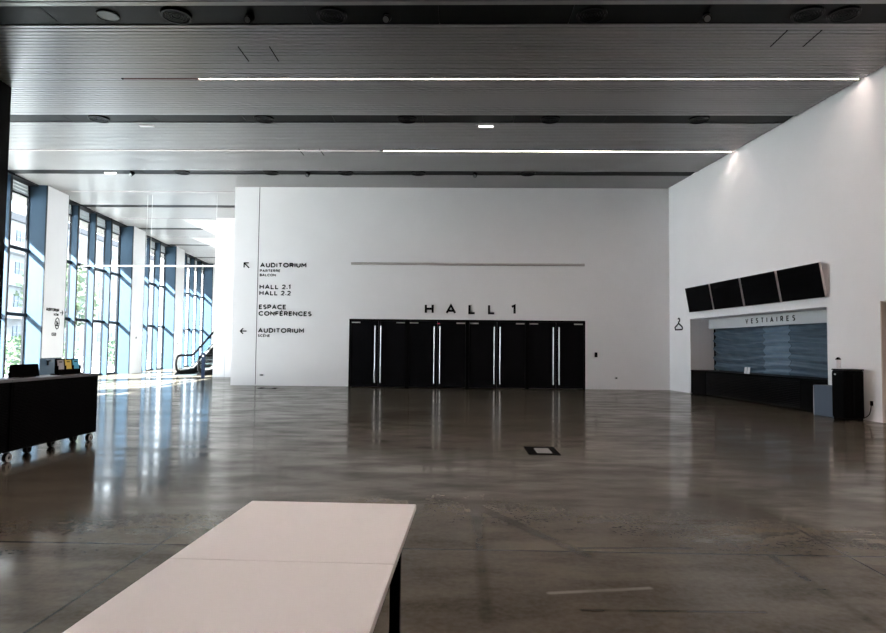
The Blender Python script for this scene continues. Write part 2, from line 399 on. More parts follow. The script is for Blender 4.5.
# ---- hall wall with the door opening and a movement joint
DX0, DX1, DZ = -4.345, 5.061, 2.70
TOP = HC + .4
xr = plane_x(D, RO) + .3
mb = MB()
mb.box(-8.068, DX0, D, D + .5, 0, TOP); mb.box(DX0, DX1, D, D + .5, DZ, TOP); mb.box(DX1, xr, D, D + .5, 0, TOP)
mb.box(-8.098, -8.068, D + .05, D + .5, 0, TOP); mb.box(DX0, DX1, D + .2, D + .5, 0, DZ)  # second box: unseen slab added behind the doors to stop light leaking
struct('wall_back', 'white wall with the row of black double doors', 'wall', mb, 'white')
mb = MB(); mb.box(-9.083, -8.098, D, D + .5, 0, TOP)
struct('wall_end', 'narrow white end panel left of the wall joint', 'wall', mb, 'white')
mb = MB(); mb.box(-8.096, -8.070, D + .012, D + .04, .03, HC - .01)
struct('trim_12', 'dark vertical movement joint in the white wall', 'joint', mb, 'black_matte')
mb = MB(); mb.box(-12.236, -5., 31.48, 31.8, 0, TOP)
struct('wall_far', 'white wall beside the escalator, set back behind the hall wall', 'wall', mb, 'white')
mb = MB(); mb.box(-12.236, -11.9, 31.8, 56, 0, TOP)
struct('wall_corridor', 'white wall running back along the escalator', 'wall', mb, 'white')
mb = MB(); mb.box(-22, -5, 55.9, 56.2, 0, TOP)
struct('wall_passage', 'white wall at the far end of the glazed passage', 'wall', mb, 'white')
mb = MB(); mb.box(plane_x(Y0, LO) + 4.4, plane_x(Y0, RO) + 1.2, Y0 - .3, Y0, 0, TOP)
struct('wall_rear', 'white wall behind the camera', 'wall', mb, 'white')
# dark wall at the left, near the desk
DW = -9.54
mb = MB(); mb.box(-8.5, 16.52, -(DW), -(DW) + .35, 0, TOP)
struct('wall_left', 'tall dark wall beside the reception desk', 'wall', mb, 'dark_wall', (0, 0, 0), L_ROT)
mb = MB(); mb.box(15.9, 16.26, -(DW) + .35, -LO + .35, 0, TOP)
struct('wall_return', 'dark return between the dark wall and the glazing', 'wall', mb, 'dark_wall', (0, 0, 0), L_ROT)
# right wall, local x = -s, y into wall
NS0, NS1, NZ = 22.47, 15.16, 2.722
PS0, PS1, PZ = 13.40, 11.6, 2.745
T = 1.15
wall_right_loc = N * RO
for nm, lab, a, b, z0, z1 in (('wall_right', 'white side wall between the hall corner and the cloakroom', -25.6, -NS0, 0, TOP),
                              ('wall_lintel', 'white side wall above the cloakroom opening', -NS0, -NS1, NZ, TOP),
                              ('wall_pier', 'white side wall between the cloakroom and the doorway', -NS1, -PS0, 0, TOP),
                              ('wall_overdoor', 'white side wall above the doorway', -PS0, -PS1, PZ, TOP),
                              ('wall_side', 'white side wall running back past the doorway', -PS1, 9., 0, TOP)):
    mb = MB(); mb.box(a, b, 0, T, z0, z1); struct(nm, lab, 'wall', mb, 'white', wall_right_loc, R_ROT)
mb = MB(); mb.box(-NS0, -NS1, 1.10, 1.15, 0, NZ); struct('wall_niche', 'dark back of the cloakroom opening', 'wall', mb, 'black_matte', wall_right_loc, R_ROT)
mb = MB(); mb.box(-PS0, -PS0 + .03, -.004, T, 0, PZ); mb.box(-PS0, -PS1, .02, T, PZ - .03, PZ); mb.box(-PS0, -PS1, T - .06, T, 0, PZ)
struct('trim_13', 'beige lining of the doorway at the end of the side wall', 'door lining', mb, 'beige', wall_right_loc, R_ROT)
# dark shadow gap where ceiling meets side wall
mb = MB(); mb.box(-25.3, 8., -.10, -.004, HC + .13, HC + .2)
struct('trim_14', 'dark shadow gap along the top of the white side wall', 'shadow gap', mb, 'black_matte', wall_right_loc, R_ROT)

# ================================================================== FACADE (local x = s, y = outwards)
FL = N * LO
S0, MOD = 26.78, 1.75
PILL = {-5, 0, 5, 9, 14}
def bnd(k): return S0 + MOD * k
mb = MB(); mb.box(16.2, bnd(17), -.06, .5, HC - .06, HC + .4)
struct('trim_15', 'black edge trim along the top of the glazing', 'trim', mb, 'frame', FL, L_ROT)
GY = .30
wi = 0
def bay_label(k):
    o_ = ['first', 'second', 'third', 'fourth', 'fifth', 'sixth', 'seventh', 'eighth']
    if k < 0: return f'tall glazed bay, {o_[-k - 1]} to the left of the sign pillar'
    p = max(q for q in PILL if q <= k)
    return f'tall glazed bay, {o_[k - p - 1]} beyond the ' + {0: 'white pillar with the auditorium sign', 5: 'second white pillar', 9: 'third white pillar, by the escalator', 14: 'farthest white pillar'}[p]
for k in range(-6, 17):
    a, b = bnd(k), bnd(k + 1)
    if k in PILL: continue
    wi += 1
    w = thing('window_%d' % wi, bay_label(k), 'window', FL + F * a, L_ROT, None, 'structure')
    m = MB()
    m.box(0, .05, GY - .02, GY + .06, 0, HC); m.box(MOD - .05, MOD, GY - .02, GY + .06, 0, HC)
    m.box(.05, MOD - .05, GY - .06, GY + .06, 0, .10)
    m.box(.05, MOD - .05, GY - .02, GY + .06, 7.45, 7.52)
    m.build('window_frame', 'frame', w)
    for z in (2.72, 5.31):
        m = MB(); m.box(.0, MOD, GY - .10, GY + .02, z - .065, z + .065); m.build('transom', 'frame', w)
    m = MB()
    for z0, z1 in ((.10, 2.70), (2.74, 5.29), (5.33, 7.45)): m.box(.05, MOD - .05, GY + .025, GY + .035, z0, z1)
    m.build('pane', 'glass', w)
    m = MB()
    for q in range(4): m.box(.05, MOD - .05, GY + .0 + .012 * q, GY + .06, 7.52 + .135 * q, 7.52 + .135 * q + .11)
    m.build('louver', 'louver', w)
    if k + 1 not in PILL:
        m = MB(); m.box(MOD - .035, MOD + .035, .012, GY - .02, 0, HC - .06); f = m.build('mullion', 'blue', w)
        m = MB(); m.box(MOD - .05, MOD + .05, -.015, .02, 0, HC - .06); m.build('edge_strip', 'frame', f)
pill_lab = {-5: 'white pillar hidden behind the dark wall', 0: 'white pillar carrying the auditorium sign, nearest along the glazing',
            5: 'white pillar with a small round plate, second along the glazing', 9: 'white pillar with a small plate, in front of the escalator',
            14: 'white pillar farthest along the glazing, behind the escalator'}
PF = -.40
for k in sorted(PILL):
    w = thing('pillar', pill_lab[k], 'pillar', FL + F * bnd(k), L_ROT, None, 'structure')
    zb = 1.0 if k == 0 else 0.
    m = MB(); m.box(.0, MOD, PF + .05, GY + .06, 0, HC); m.build('pillar_core', 'blue', w)
    m = MB(); m.box(.03, MOD - .03, PF, PF + .05, zb, HC, .004); m.build('front_panel', 'white_panel', w)
    for x in (0., MOD - .03):
        m = MB(); m.box(x, x + .03, PF - .004, PF + .05, zb, HC); m.build('edge_strip', 'frame', w)
    if k == 0:
        m = MB(); m.box(.50, .62, PF - .12, PF + .05, .86, .90); m.box(.56, .60, PF - .02, PF + .05, .70, .88); m.build('bracket', 'frame', w)

# sign on the pillar
sg = thing('pillar_sign', 'small black auditorium sign and pictogram on the white pillar', 'sign', FL + N * .40, L_ROT)
text('text_line', 'AUDITORIUM', 27.02, 28.02, 2.93, 3.06, 0, sg, depth=.012)
text('text_line', 'SCÈNE', 27.62, 28.02, 2.76, 2.85, 0, sg, depth=.012)
m = MB(); y0, y1 = -.012, 0
stroke(m, (28.13, 2.90), (28.36, 2.90), .035, y0, y1); stroke(m, (28.27, 3.0), (28.37, 2.90), .035, y0, y1); stroke(m, (28.27, 2.80), (28.37, 2.90), .035, y0, y1)
m.build('arrow', 'letter', sg)
m = MB()
P = [(27.80, 2.60), (27.93, 2.68), (28.06, 2.60), (28.08, 2.42), (28.02, 2.26), (27.90, 2.20), (27.80, 2.28), (27.74, 2.44)]
for i in range(8): stroke(m, P[i], P[(i + 1) % 8], .035, y0, y1)
stroke(m, (27.92, 2.32), (27.88, 2.55), .07, y0, y1); stroke(m, (27.88, 2.5), (28.0, 2.42), .05, y0, y1); stroke(m, (27.82, 2.36), (28.0, 2.34), .05, y0, y1)
m.build('pictogram', 'letter', sg)
m = MB()
P = [(27.54, 1.93), (27.54, 2.03), (27.84, 2.03), (27.84, 1.93)]
for i in range(4): stroke(m, P[i], P[(i + 1) % 4], .03, y0, y1)
stroke(m, (27.62, 1.98), (27.78, 1.98), .035, y0, y1); m.build('plate', 'letter', sg)
for s, z, lab in ((36.33, 1.96, 'small round grey plate on the white pillar with bare front'), (43.28, 1.66, 'small round grey plate on the pillar in front of the escalator')):
    m = MB(); m.cyl((0, -.02, 0), (0, 0, 0), .085, n=20); t = m.build('wall_plate', 'castor_grey', None, FL + N * .40 + F * s + Vector((0, 0, z)), L_ROT); tag(t, lab, 'wall plate')
    m = MB(); m.cyl((0, -.028, 0), (0, -.02, 0), .05, n=16); m.build('centre', 'navy', t)

# ================================================================== OUTSIDE
mb = MB(); mb.box(-40, 150, .5, 75, -.35, -.05); struct('ground', 'pale paving outside the glazing', 'ground', mb, 'ground', FL, L_ROT)
mb = MB(); mb.box(14, 75, .5, 2.9, 8.12, 8.6); struct('canopy', 'concrete canopy projecting outside above the glazing', 'canopy', mb, 'soffit', FL, L_ROT)
def building(s0, s1, o0, h, nx, nz, lab, wz=1.3, ww=.5, balc=False):
    t = thing('building', lab, 'building', FL + F * s0 - N * o0 + Vector((0, 0, -.05)), L_ROT)
    Lg = s1 - s0
    m = MB(); m.box(0, Lg, 0, 12, 0, h); m.build('wall', 'build_white', t)
    m = MB(); m.box(-.3, Lg + .3, -.4, 12.3, h, h + .7); m.build('roof', 'build_grey', t)
    fh = (h - 1.0) / nz
    for j in range(nz):
        for i in range(nx):
            x = Lg * (i + .5) / nx; z = .9 + fh * (j + .35)
            m = MB(); hw = Lg / nx * ww / 2; m.box(x - hw, x + hw, -.06, .02, z, z + wz); wn = m.build('window', 'build_window', t)
            m = MB(); m.box(x - .05, x + .05, -.1, -.06, z, z + wz); m.box(x - hw, x + hw, -.1, -.06, z + wz * .5 - .04, z + wz * .5 + .04); m.build('glazing_bar', 'build_white', wn)
        if balc:
            m = MB(); m.box(Lg * .05, Lg * .95, -1.2, 0, .9 + fh * j - .1, .9 + fh * j + .15); m.box(Lg * .05, Lg * .95, -1.2, -1.12, .9 + fh * j + .15, .9 + fh * j + 1.0); m.build('balcony', 'build_white', t)
building(36, 52, 17, 9.0, 5, 3, 'low white building outside, seen through the nearest glazed bay')
building(56, 72, 22, 13.5, 6, 4, 'white building with a blue window grid outside, second along the street', balc=True)
building(77, 112, 26, 16.0, 10, 5, 'long white building outside, farthest along the street')
# planting
def leaf_mesh(n, rx, rz, z0, size, seed):
    r = random.Random(seed); m = MB()
    for i in range(n):
        th, u = r.uniform(0, 2 * math.pi), r.random() ** .5
        ph = r.uniform(-1, 1)
        c = Vector((rx * u * math.cos(th) * math.sqrt(1 - ph * ph * .8), rx * u * math.sin(th) * math.sqrt(1 - ph * ph * .8), z0 + rz * (1 + ph) * .5 * 2 * .5))
        d = Vector((r.uniform(-1, 1), r.uniform(-1, 1), r.uniform(-.3, 1))).normalized(); e = d.orthogonal().normalized()
        e = Matrix.Rotation(r.uniform(0, 6.28), 3, d) @ e; k = size * r.uniform(.6, 1.3)
        m.quad(c, c + d * k * .5 + e * k * .28, c + d * k, c + d * k * .5 - e * k * .28)
    return m
sh = thing('shrub', 'leafy green shrub outside the window left of the white sign pillar', 'shrub', fw(25.2, 3.3, -.05), 0, None)
leaf_mesh(420, .9, 1.7, .15, .26, 1).build('foliage', 'leaf', sh)
m = MB()
for i in range(6):
    a = i * 1.05; m.cyl((0, 0, 0), (.35 * math.cos(a), .35 * math.sin(a), 1.0), .025, .012, n=6)
m.build('stem', 'bark', sh)
shrub_spots = [(31.5, 3.2, 'leafy green shrub outside the second bay right of the sign pillar'),
               (34.2, 3.5, 'leafy green shrub outside the third bay right of the sign pillar'), (37.5, 4.2, 'leafy green shrub outside the bay left of the second white pillar'),
               (46., 4.6, 'leafy green shrub outside the bay between the second and third white pillars'), (50.5, 5., 'leafy green shrub outside behind the escalator handrail')]
for i, (s, o_, lab) in enumerate(shrub_spots): copy_thing(sh, fw(s, o_, -.05), lab, rz=i * 1.3)
tr = thing('tree', 'pale green street tree outside the nearest glazed bay', 'tree', fw(55.5, 13.2, -.05)); tr.scale = (1.2, 1.2, 1.15)
leaf_mesh(900, 2.6, 4.6, 2.6, .5, 5).build('crown', 'leaf_pale', tr)
m = MB(); m.cyl((0, 0, 0), (0, 0, 4.2), .16, .10, n=10)
for a in (0, 2.1, 4.2): m.cyl((0, 0, 3.0), (1.3 * math.cos(a), 1.3 * math.sin(a), 5.), .08, .03, n=8)
m.build('trunk', 'bark', tr)
pa = thing('parasol', 'closed red parasol standing outside behind the escalator', 'parasol', fw(57.4, 3., -.05)); pa.scale = (.65, .65, .65)
m = MB(); m.cyl((0, 0, 0), (0, 0, 2.6), .03, n=8); m.build('pole', 'steel', pa)
m = MB(); m.cyl((0, 0, .9), (0, 0, 1.3), .26, .22, n=10, caps=True); m.cyl((0, 0, 1.3), (0, 0, 2.5), .22, .03, n=10); m.build('canopy', 'red', pa)
m = MB(); m.box(-.3, .3, -.3, .3, 0, .08, .02); m.build('base', 'build_grey', pa)

# ================================================================== DOORS
bx = [DX0, -2.016, .387, 2.757, DX1]
for i in range(4):
    a, b = bx[i], bx[i + 1]; c = (a + b) / 2
    od = ['leftmost, under the start of the long wall bar', 'under the first letters above the doors', 'under the last letters above the doors', 'rightmost, nearest the cloakroom corner'][i]
    d = thing('door_%d' % (i + 1), 'black double door with tall steel handles, ' + od, 'door', (c, D, 0), 0, 'black double doors in the back wall', 'structure')
    hw = (b - a) / 2
    m = MB(); m.box(-hw, -hw + .07, .0, .18, 0, DZ); m.box(hw - .07, hw, .0, .18, 0, DZ); m.box(-hw + .07, hw - .07, .0, .18, DZ - .07, DZ); m.build('frame', 'black', d)
    for sgn in (-1, 1):
        m = MB(); x0, x1 = sorted((sgn * .006, sgn * (hw - .075))); m.box(x0, x1, .035, .10, .012, DZ - .075, .004)
        lf = m.build('door_leaf', 'door', d)
        hx = sgn * .115
        m = MB(); m.cyl((hx, -.035, .16), (hx, -.035, 2.43), .024, n=14)
        for z in (.4, 1.3, 2.2): m.cyl((hx, -.035, z), (hx, .04, z), .012, n=8)
        m.build('handle', 'steel', lf, smooth=False)
        m = MB(); e = sgn * (hw - .10); x0, x1 = sorted((e, e - sgn * .34)); m.box(x0, x1, .0, .04, DZ - .16, DZ - .115, .006); m.build('door_closer', 'steel', lf)
    if i == 1:
        m = MB(); m.box(.0, .10, .01, .04, DZ - .18, DZ - .14, .004); q = m.build('alarm_plate', 'red', d); q['label'] = 'small red alarm plate'
m = MB(); m.box(-11.66, -11.63, 31.465, 31.48, 0, 2.70); m.box(-11.66, -10.4, 31.465, 31.48, 2.67, 2.70); m.box(-10.43, -10.4, 31.465, 31.48, 0, 2.70)
d = thing('door_5', 'flush white door in the wall beside the escalator', 'door', (0, 0, 0), 0, None, 'structure'); m.build('frame', 'castor_grey', d)
m = MB(); m.box(-11.63, -10.43, 31.47, 31.48, .01, 2.67); m.build('door_leaf', 'white', d)

# ================================================================== BACK WALL SIGNS & FITTINGS
hs = thing('hall_sign', 'large black hall name lettering above the double doors', 'sign', (0, D, 0))
for ch, x0, x1 in (('H', -1.32, -.97), ('A', -.49, -.07), ('L', .42, .71), ('L', 1.20, 1.49), ('1', 2.09, 2.31)):
    text('letter', ch, x0, x1, 2.925, 3.33, 0, hs, wt=.21, depth=.03)
ds = thing('wayfinding_sign', 'black directions lettering with two arrows on the white wall', 'sign', (0, D, 0))
cap = .185
for s, x0, x1, z, h in (('AUDITORIUM', -7.995, -6.12, 4.745, .19), ('PARTERRE', -8.0, -7.17, 4.56, .105), ('BALCON', -8.0, -7.35, 4.385, .105),
                        ('HALL 2.1', -8.0, -6.745, 3.865, .19), ('HALL 2.2', -8.0, -6.725, 3.615, .19),
                        ('ESPACE', -8.005, -6.90, 3.055, .19), ('CONFÉRENCES', -8.01, -5.87, 2.79, .19),
                        ('AUDITORIUM', -8.02, -6.16, 2.11, .19), ('SCÈNE', -8.02, -7.53, 1.94, .105)):
    text('text_line', s, x0, x1, z, z + h, 0, ds, wt=.225, depth=.008)
m = MB(); w_ = .045
stroke(m, (-8.64, 4.92), (-8.44, 4.72), w_, -.015, 0); stroke(m, (-8.66, 4.925), (-8.46, 4.925), w_, -.015, 0); stroke(m, (-8.645, 4.94), (-8.645, 4.74), w_, -.015, 0)
m.build('arrow', 'letter', ds)
m = MB(); stroke(m, (-8.74, 2.17), (-8.48, 2.17), w_, -.015, 0); stroke(m, (-8.745, 2.155), (-8.62, 2.28), w_, -.015, 0); stroke(m, (-8.745, 2.185), (-8.62, 2.06), w_, -.015, 0)
m.build('arrow', 'letter', ds)
wl = thing('wall_bar', 'long thin metal bar fixed high on the wall above the doors', 'wall light', (0, D, 4.92))
m = MB(); m.cyl((-4.29, -.09, 0), (5.015, -.09, -.0), .052, n=16); m.build('tube', 'aluminium', wl)
for x in (-4.2, -1.2, 1.9, 4.9):
    m = MB(); m.cyl((x, -.09, 0), (x, 0, 0), .015, n=8); m.build('bracket', 'aluminium', wl)
for nm, x, z, w, h, mm, lab in (('switch_box', 5.48, 1.36, .11, .19, 'black_matte', 'small black switch on the wall right of the doors'),
                                ('wall_socket', 6.27, .45, .12, .09, 'castor_grey', 'small grey wall socket low on the wall right of the doors'),
                                ('wall_socket', -7.82, .42, .20, .09, 'castor_grey', 'small pale wall socket low on the wall below the directions')):
    m = MB(); m.box(-w / 2, w / 2, -.03, 0, -h / 2, h / 2, .006); t = m.build(nm, mm, None, (x, D, z)); tag(t, lab, nm.replace('_', ' ').replace('switch box', 'switch'))
    m = MB(); m.box(-w * .25, w * .25, -.036, -.03, -h * .25, h * .25); m.build('insert', 'black_gloss', t)

# ================================================================== SIDE WALL (frame x=-s, y into wall)
def RL(s, n=0., z=0.): return rw(s, n, z)
prev = None
mon_lab = ['farthest from the doorway, above the hanger symbol', 'second from the corner, above the left end of the lettering', 'third from the corner, above the right end of the lettering', 'largest in view, nearest the doorway']
for i, (a, b) in enumerate(((22.33, 20.60), (20.53, 18.71 + .04), (18.65 + .02, 16.90), (16.83, 15.05))):
    t = thing('wall_screen', 'black tilted wall screen ' + mon_lab[i], 'screen', RL((a + b) / 2, 0, 2.965), R_ROT, 'tilted screens above the cloakroom')
    hw = (a - b) / 2 - .015
    tl = math.atan2(.16, .875)
    def tp(y, z): return (-.10 + y * math.cos(tl) - z * math.sin(tl) , y * math.sin(tl) + z * math.cos(tl))
    H = .89
    m = MB(); m.prism([tp(0, 0), tp(.05, 0), tp(.05, H), tp(0, H)], 'x', -hw, hw); m.build('casing', 'aluminium', t)
    m = MB(); m.prism([tp(-.006, .0), tp(.0, .0), tp(.0, H), tp(-.006, H)], 'x', -hw, hw); m.build('display', 'screen', t)
    m = MB(); m.prism([tp(.05, .12), tp(.05, H - .12), (0, H - .05), (0, .08)], 'x', -.35, -.31); m.prism([tp(.05, .12), tp(.05, H - .12), (0, H - .05), (0, .08)], 'x', .31, .35)
    m.build('wall_mount', 'aluminium', t)
# cloakroom
hd = thing('sign_fascia', 'white fascia set back over the shutter', 'fascia', wall_right_loc, R_ROT, None, 'structure')
m = MB(); m.box(-NS0, -NS1, .71, .80, 2.372, NZ); m.build('fascia_board', 'white_panel', hd)
vs = thing('cloakroom_sign', 'black cloakroom lettering on the white fascia', 'sign', wall_right_loc + N * .71, R_ROT)
text('text_line', 'VESTIAIRES', -20.03, -17.46, 2.475, 2.64, 0, vs, wt=.16, depth=.012, sp=.75, narrow=.55)
hg = thing('hanger_sign', 'black coat hanger symbol on the white wall', 'sign', wall_right_loc, R_ROT)
cx, cz = -23.37, 2.36
m = MB(); pts = []
for (x, z) in ((-.28, .06), (-.26, .0), (.26, .0), (.30, .05), (.26, .11), (.0, .24), (-.26, .11), (-.30, .08)): pts.append((cx + x * 1.05, -.012, cz + z))
m.tube(pts, .026, closed=True, n=8)
hk = [(cx, -.012, cz + .24), (cx, -.012, cz + .30)] + [(cx + .02 + .07 * math.sin(a), -.012, cz + .37 - .07 * math.cos(a)) for a in (0.1, .9, 1.7, 2.5, 3.3, 4.1)]
m.tube(hk, .024, n=8); m.build('hanger_outline', 'letter', hg)
st = thing('roller_shutter', 'wrinkled blue-grey shutter closing the cloakroom opening', 'shutter', wall_right_loc, R_ROT)
def sheet(x0, x1, name, mm, yo):
    m = MB(); nx, nz = max(6, int((x1 - x0) * 9)), 70; g = []
    for i in range(nx + 1):
        x = x0 + (x1 - x0) * i / nx; row = []
        for j in range(nz + 1):
            z = .86 + (2.40 - .86) * j / nz
            u = (x + NS0) / 7.3
            sag = .16 * math.exp(-u * 5) * math.sin(z * 2.2) + .05 * math.sin(u * 9)
            amp = .014 + .028 * (.5 + .5 * math.sin(u * 13 + z * .7))
            y = yo + amp * 1.2 * math.sin((z + sag) * 27 + .8 * math.sin(u * 6)) + .010 * math.sin((z + sag * 1.6) * 44 + 3 * math.sin(u * 4)) + .009 * math.sin(z * 61 + u * 17) + .006 * math.sin(u * 70 + z * 9)
            row.append(m.bm.verts.new((x, y, z)))
        g.append(row)
    for i in range(nx):
        for j in range(nz): m.bm.faces.new((g[i][j], g[i + 1][j], g[i + 1][j + 1], g[i][j + 1]))
    return m.build(name, mm, st, smooth=True)
sheet(-22.47, -19.35, 'curtain_panel', 'shutter', .93)
sheet(-19.35, -18.05, 'curtain_panel', 'shutter_pale', .92)
sheet(-18.05, -NS1, 'curtain_panel', 'shutter', .93)
m = MB(); m.box(-NS0, -22.43, .905, .955, .86, NZ); m.build('guide_rail', 'black_matte', st)
ct = thing('cloakroom_counter', 'long black counter below the blue-grey shutter', 'counter', wall_right_loc, R_ROT)
m = MB(); m.box(-NS0 + .03, -NS1 - .03, .04, .86, .0, .82); m.build('body', 'black_matte', ct)
m = MB(); m.box(-NS0 + .012, -NS1 - .012, .0, .88, .82, .86, .006); m.build('countertop', 'black', ct)
m = MB(); m.box(-NS0 + .012, -21.40, .01, .04, .02, .82); m.build('end_panel', 'black', ct)
m = MB(); m.box(-16.26, -NS1 - .012, .01, .04, .02, .82); m.build('end_panel', 'black', ct)
m = MB()
for k in range(16): m.box(-21.38, -16.28, .012 + .006 * (k % 2), .04, .03 + k * .049, .03 + k * .049 + .043, .004, 1)
m.build('slatted_front', 'black_gloss', ct)
cd = thing('counter_card', 'two small white cards standing on the black counter', 'card', RL(19.28, -.28, .861), R_ROT)
for x, t_ in ((-.11, .25), (.06, -.1)):
    m = MB(); m.prism([(-.03, 0), (.0, .20), (.005, .20), (-.02, 0)], 'x', x, x + .14); m.build('card_sheet', 'paper_white', cd)
cb = thing('black_cabinet', 'upright black cabinet with rounded corners against the white wall', 'cabinet', RL(14.02, .345, 0), R_ROT)
m = MB(); m.box(-.21, .21, -.245, .245, .04, 1.15, .03, 3); m.build('body', 'black', cb)
m = MB(); m.box(-.215, .215, -.25, .25, 1.15, 1.185, .015, 2); m.build('lid', 'black_gloss', cb)
m = MB(); m.box(-.19, .19, -.255, -.243, .08, 1.10, .005); m.build('door', 'black', cb)
m = MB(); m.box(-.19, .19, -.22, .22, 0, .04); m.build('plinth', 'black_matte', cb)
m = MB(); m.box(-.10, -.05, -.262, -.255, 1.04, 1.075); q = m.build('badge', 'steel', cb)
m = MB(); m.box(.212, .222, -.03, .0, .12, 1.08, .002); m.build('edge_strip', 'black_gloss', cb)
bt = thing('dispenser_bottle', 'white cylinder with a black cap standing on the black cabinet', 'bottle', RL(14.17, .46, 1.185), 0)
m = MB(); m.cyl((0, 0, 0), (0, 0, .21), .055, n=20); m.build('body', 'cyl_white', bt, smooth=False)
m = MB(); m.cyl((0, 0, .21), (0, 0, .25), .058, .05, n=20); m.cyl((0, 0, .25), (0, 0, .27), .03, n=12); m.build('cap', 'black_matte', bt)
gp = thing('grey_box', 'low blue-grey box beside the black cabinet', 'box', RL(14.80, .22, 0), R_ROT)
m = MB(); m.box(-.36, .36, -.17, .17, .0, .73, .004); m.build('body', 'grey_panel', gp)
m = MB(); m.box(-.365, .365, -.175, .175, .73, .75, .004); m.build('top', 'grey_panel', gp)
m = MB(); m.box(-.365, -.35, -.178, -.17, 0, .73); m.build('edge_strip', 'castor_grey', gp)
pc = thing('power_cable', 'black power cable plugged into the wall by the black cabinet', 'cable', RL(13.70, 0, .41), R_ROT)
m = MB(); m.box(-.035, .035, -.035, 0, -.055, .055, .008); m.build('plug', 'black_matte', pc)
m = MB(); m.tube([(0, -.03, -.05), (-.005, -.04, -.15), (-.02, -.06, -.25), (-.05, -.10, -.31), (-.07, -.20, -.36), (-.085, -.35, -.39), (-.09, -.5, -.40)], .010, n=8); m.build('lead', 'rubber', pc)

# ================================================================== CEILING LIGHTS AND FITTINGS
def linear_light(y, segs, lab, wd=.019):
    t = thing('linear_ceiling_light', lab, 'ceiling light', (0, y, HC), 0, 'linear lights across the slat ceiling')
    xa, xb = segs[0][0], segs[-1][1]
    m = MB(); m.box(xa, xb, -wd - .008, -wd, -.012, .05); m.box(xa, xb, wd, wd + .008, -.012, .05); m.box(xa, xa + .05, -wd, wd, -.012, .05); m.build('housing', 'black_matte', t)
    for a, b, mm in segs:
        m = MB(); m.box(a + .01, b - .01, -wd, wd, -.010, .012); m.build('diffuser', mm, t)
def xw(y): return plane_x(y, RO) - .12
linear_light(LIGHTS[1], [(-7.5, xw(3.65), 'led_strong')], 'bright linear ceiling light above the white table, out of frame', .045)
linear_light(LIGHTS[2], [(-7.5, xw(9.26), 'led_strong')], 'bright linear ceiling light just above the top of the picture', .045)
linear_light(LIGHTS[3], [(-8.19, -6.3, 'led_off'), (-6.3, 8.5, 'led'), (8.5, xw(14.85), 'led')], 'linear ceiling light nearest in view, first behind the wide channel')
linear_light(LIGHTS[4], [(plane_x(20.42, LO) + .1, -2.6, 'led_unlit_glow'), (-2.5, xw(20.42), 'led')], 'linear ceiling light second in view, ending in a glow on the side wall')
linear_light(LIGHTS[5], [(plane_x(26.04, LO) + .1, -9.2, 'led_unlit_glow')], 'unlit linear ceiling light, given a weak glow, third in view, above the passage')
linear_light(LIGHTS[6], [(plane_x(31.69, LO) + .1, -12.6, 'led_unlit_glow')], 'unlit linear ceiling light, given a weak glow, fourth in view, above the escalator foot')
linear_light(LIGHTS[7], [(plane_x(37.2, LO) + .1, -16.1, 'led_unlit_glow')], 'unlit linear ceiling light, given a weak glow, fifth in view, far down the passage')
ordn = ['first', 'second', 'third', 'fourth', 'fifth', 'sixth', 'seventh', 'eighth', 'ninth', 'tenth']
chn = {3: 'nearest dark ceiling channel', 4: 'second dark ceiling channel', 5: 'third dark ceiling channel'}
ZP = HC + .02
dif = None; spot = None
cnt = {}
def diffuser(x, ci):
    global dif
    cnt[('d', ci)] = cnt.get(('d', ci), 0) + 1
    lab = f'round black air diffuser, {ordn[cnt[("d", ci)] - 1]} from the left in the {chn[ci]}'
    if dif is None:
        dif = thing('ceiling_diffuser', lab, 'air diffuser', (x, CH[ci], ZP), 0, 'round air diffusers in the ceiling channels')
        m = MB(); m.ring((0, 0), .29, .25, -.045, 0); m.build('outer_ring', 'black_gloss', dif)
        m = MB()
        for r in (.22, .165, .11): m.ring((0, 0), r, r - .03, -.035, -.005)
        m.cyl((0, 0, -.03), (0, 0, 0), .055, n=16); m.build('inner_rings', 'channel', dif)
    else: copy_thing(dif, (x, CH[ci], ZP), lab)
def spotlight(x, ci, lit=False):
    global spot
    cnt[('s', ci)] = cnt.get(('s', ci), 0) + 1
    lab = f'small black spotlight, {ordn[cnt[("s", ci)] - 1]} from the left in the {chn[ci]}'
    if spot is None:
        spot = thing('spotlight', lab, 'spotlight', (x, CH[ci], ZP), 0, 'spotlights in the ceiling channels')
        m = MB(); m.cyl((0, 0, -.03), (0, 0, 0), .06, n=14); m.build('mount', 'black_matte', spot)
        m = MB(); m.cyl((0, -.06, -.13), (.03, .05, -.03), .075, n=16); b_ = m.build('lamp_head', 'black_gloss', spot)
        m = MB(); m.cyl((-.004, -.073, -.142), (0, -.06, -.13), .058, n=16); m.build('lens', 'lens_off', b_)
    else: copy_thing(spot, (x, CH[ci], ZP), lab)
for x in (-5.56, -2.5, 2.53, 6.63, 7.31): diffuser(x, 3)
for x in (-4.13, -1.44, 4.71): spotlight(x, 3)
for x in (-10.3, -5.55, -1.48, 2.55, 6.69): diffuser(x, 4)
for x in (-10.34, -7.0, -4.2, -1.52, 2.53): diffuser(x, 5)
for x in (-12.24, -5.63, .58): spotlight(x, 5)
t = thing('ceiling_loudspeaker', 'pale round ceiling plate in the nearest dark channel', 'loudspeaker', (-6.91, CH[3], ZP))
m = MB(); m.cyl((0, 0, -.02), (0, 0, 0), .20, n=28); m.build('grille', 'castor_dark', t); m = MB(); m.ring((0, 0), .215, .20, -.03, 0); m.build('rim', 'channel', t)
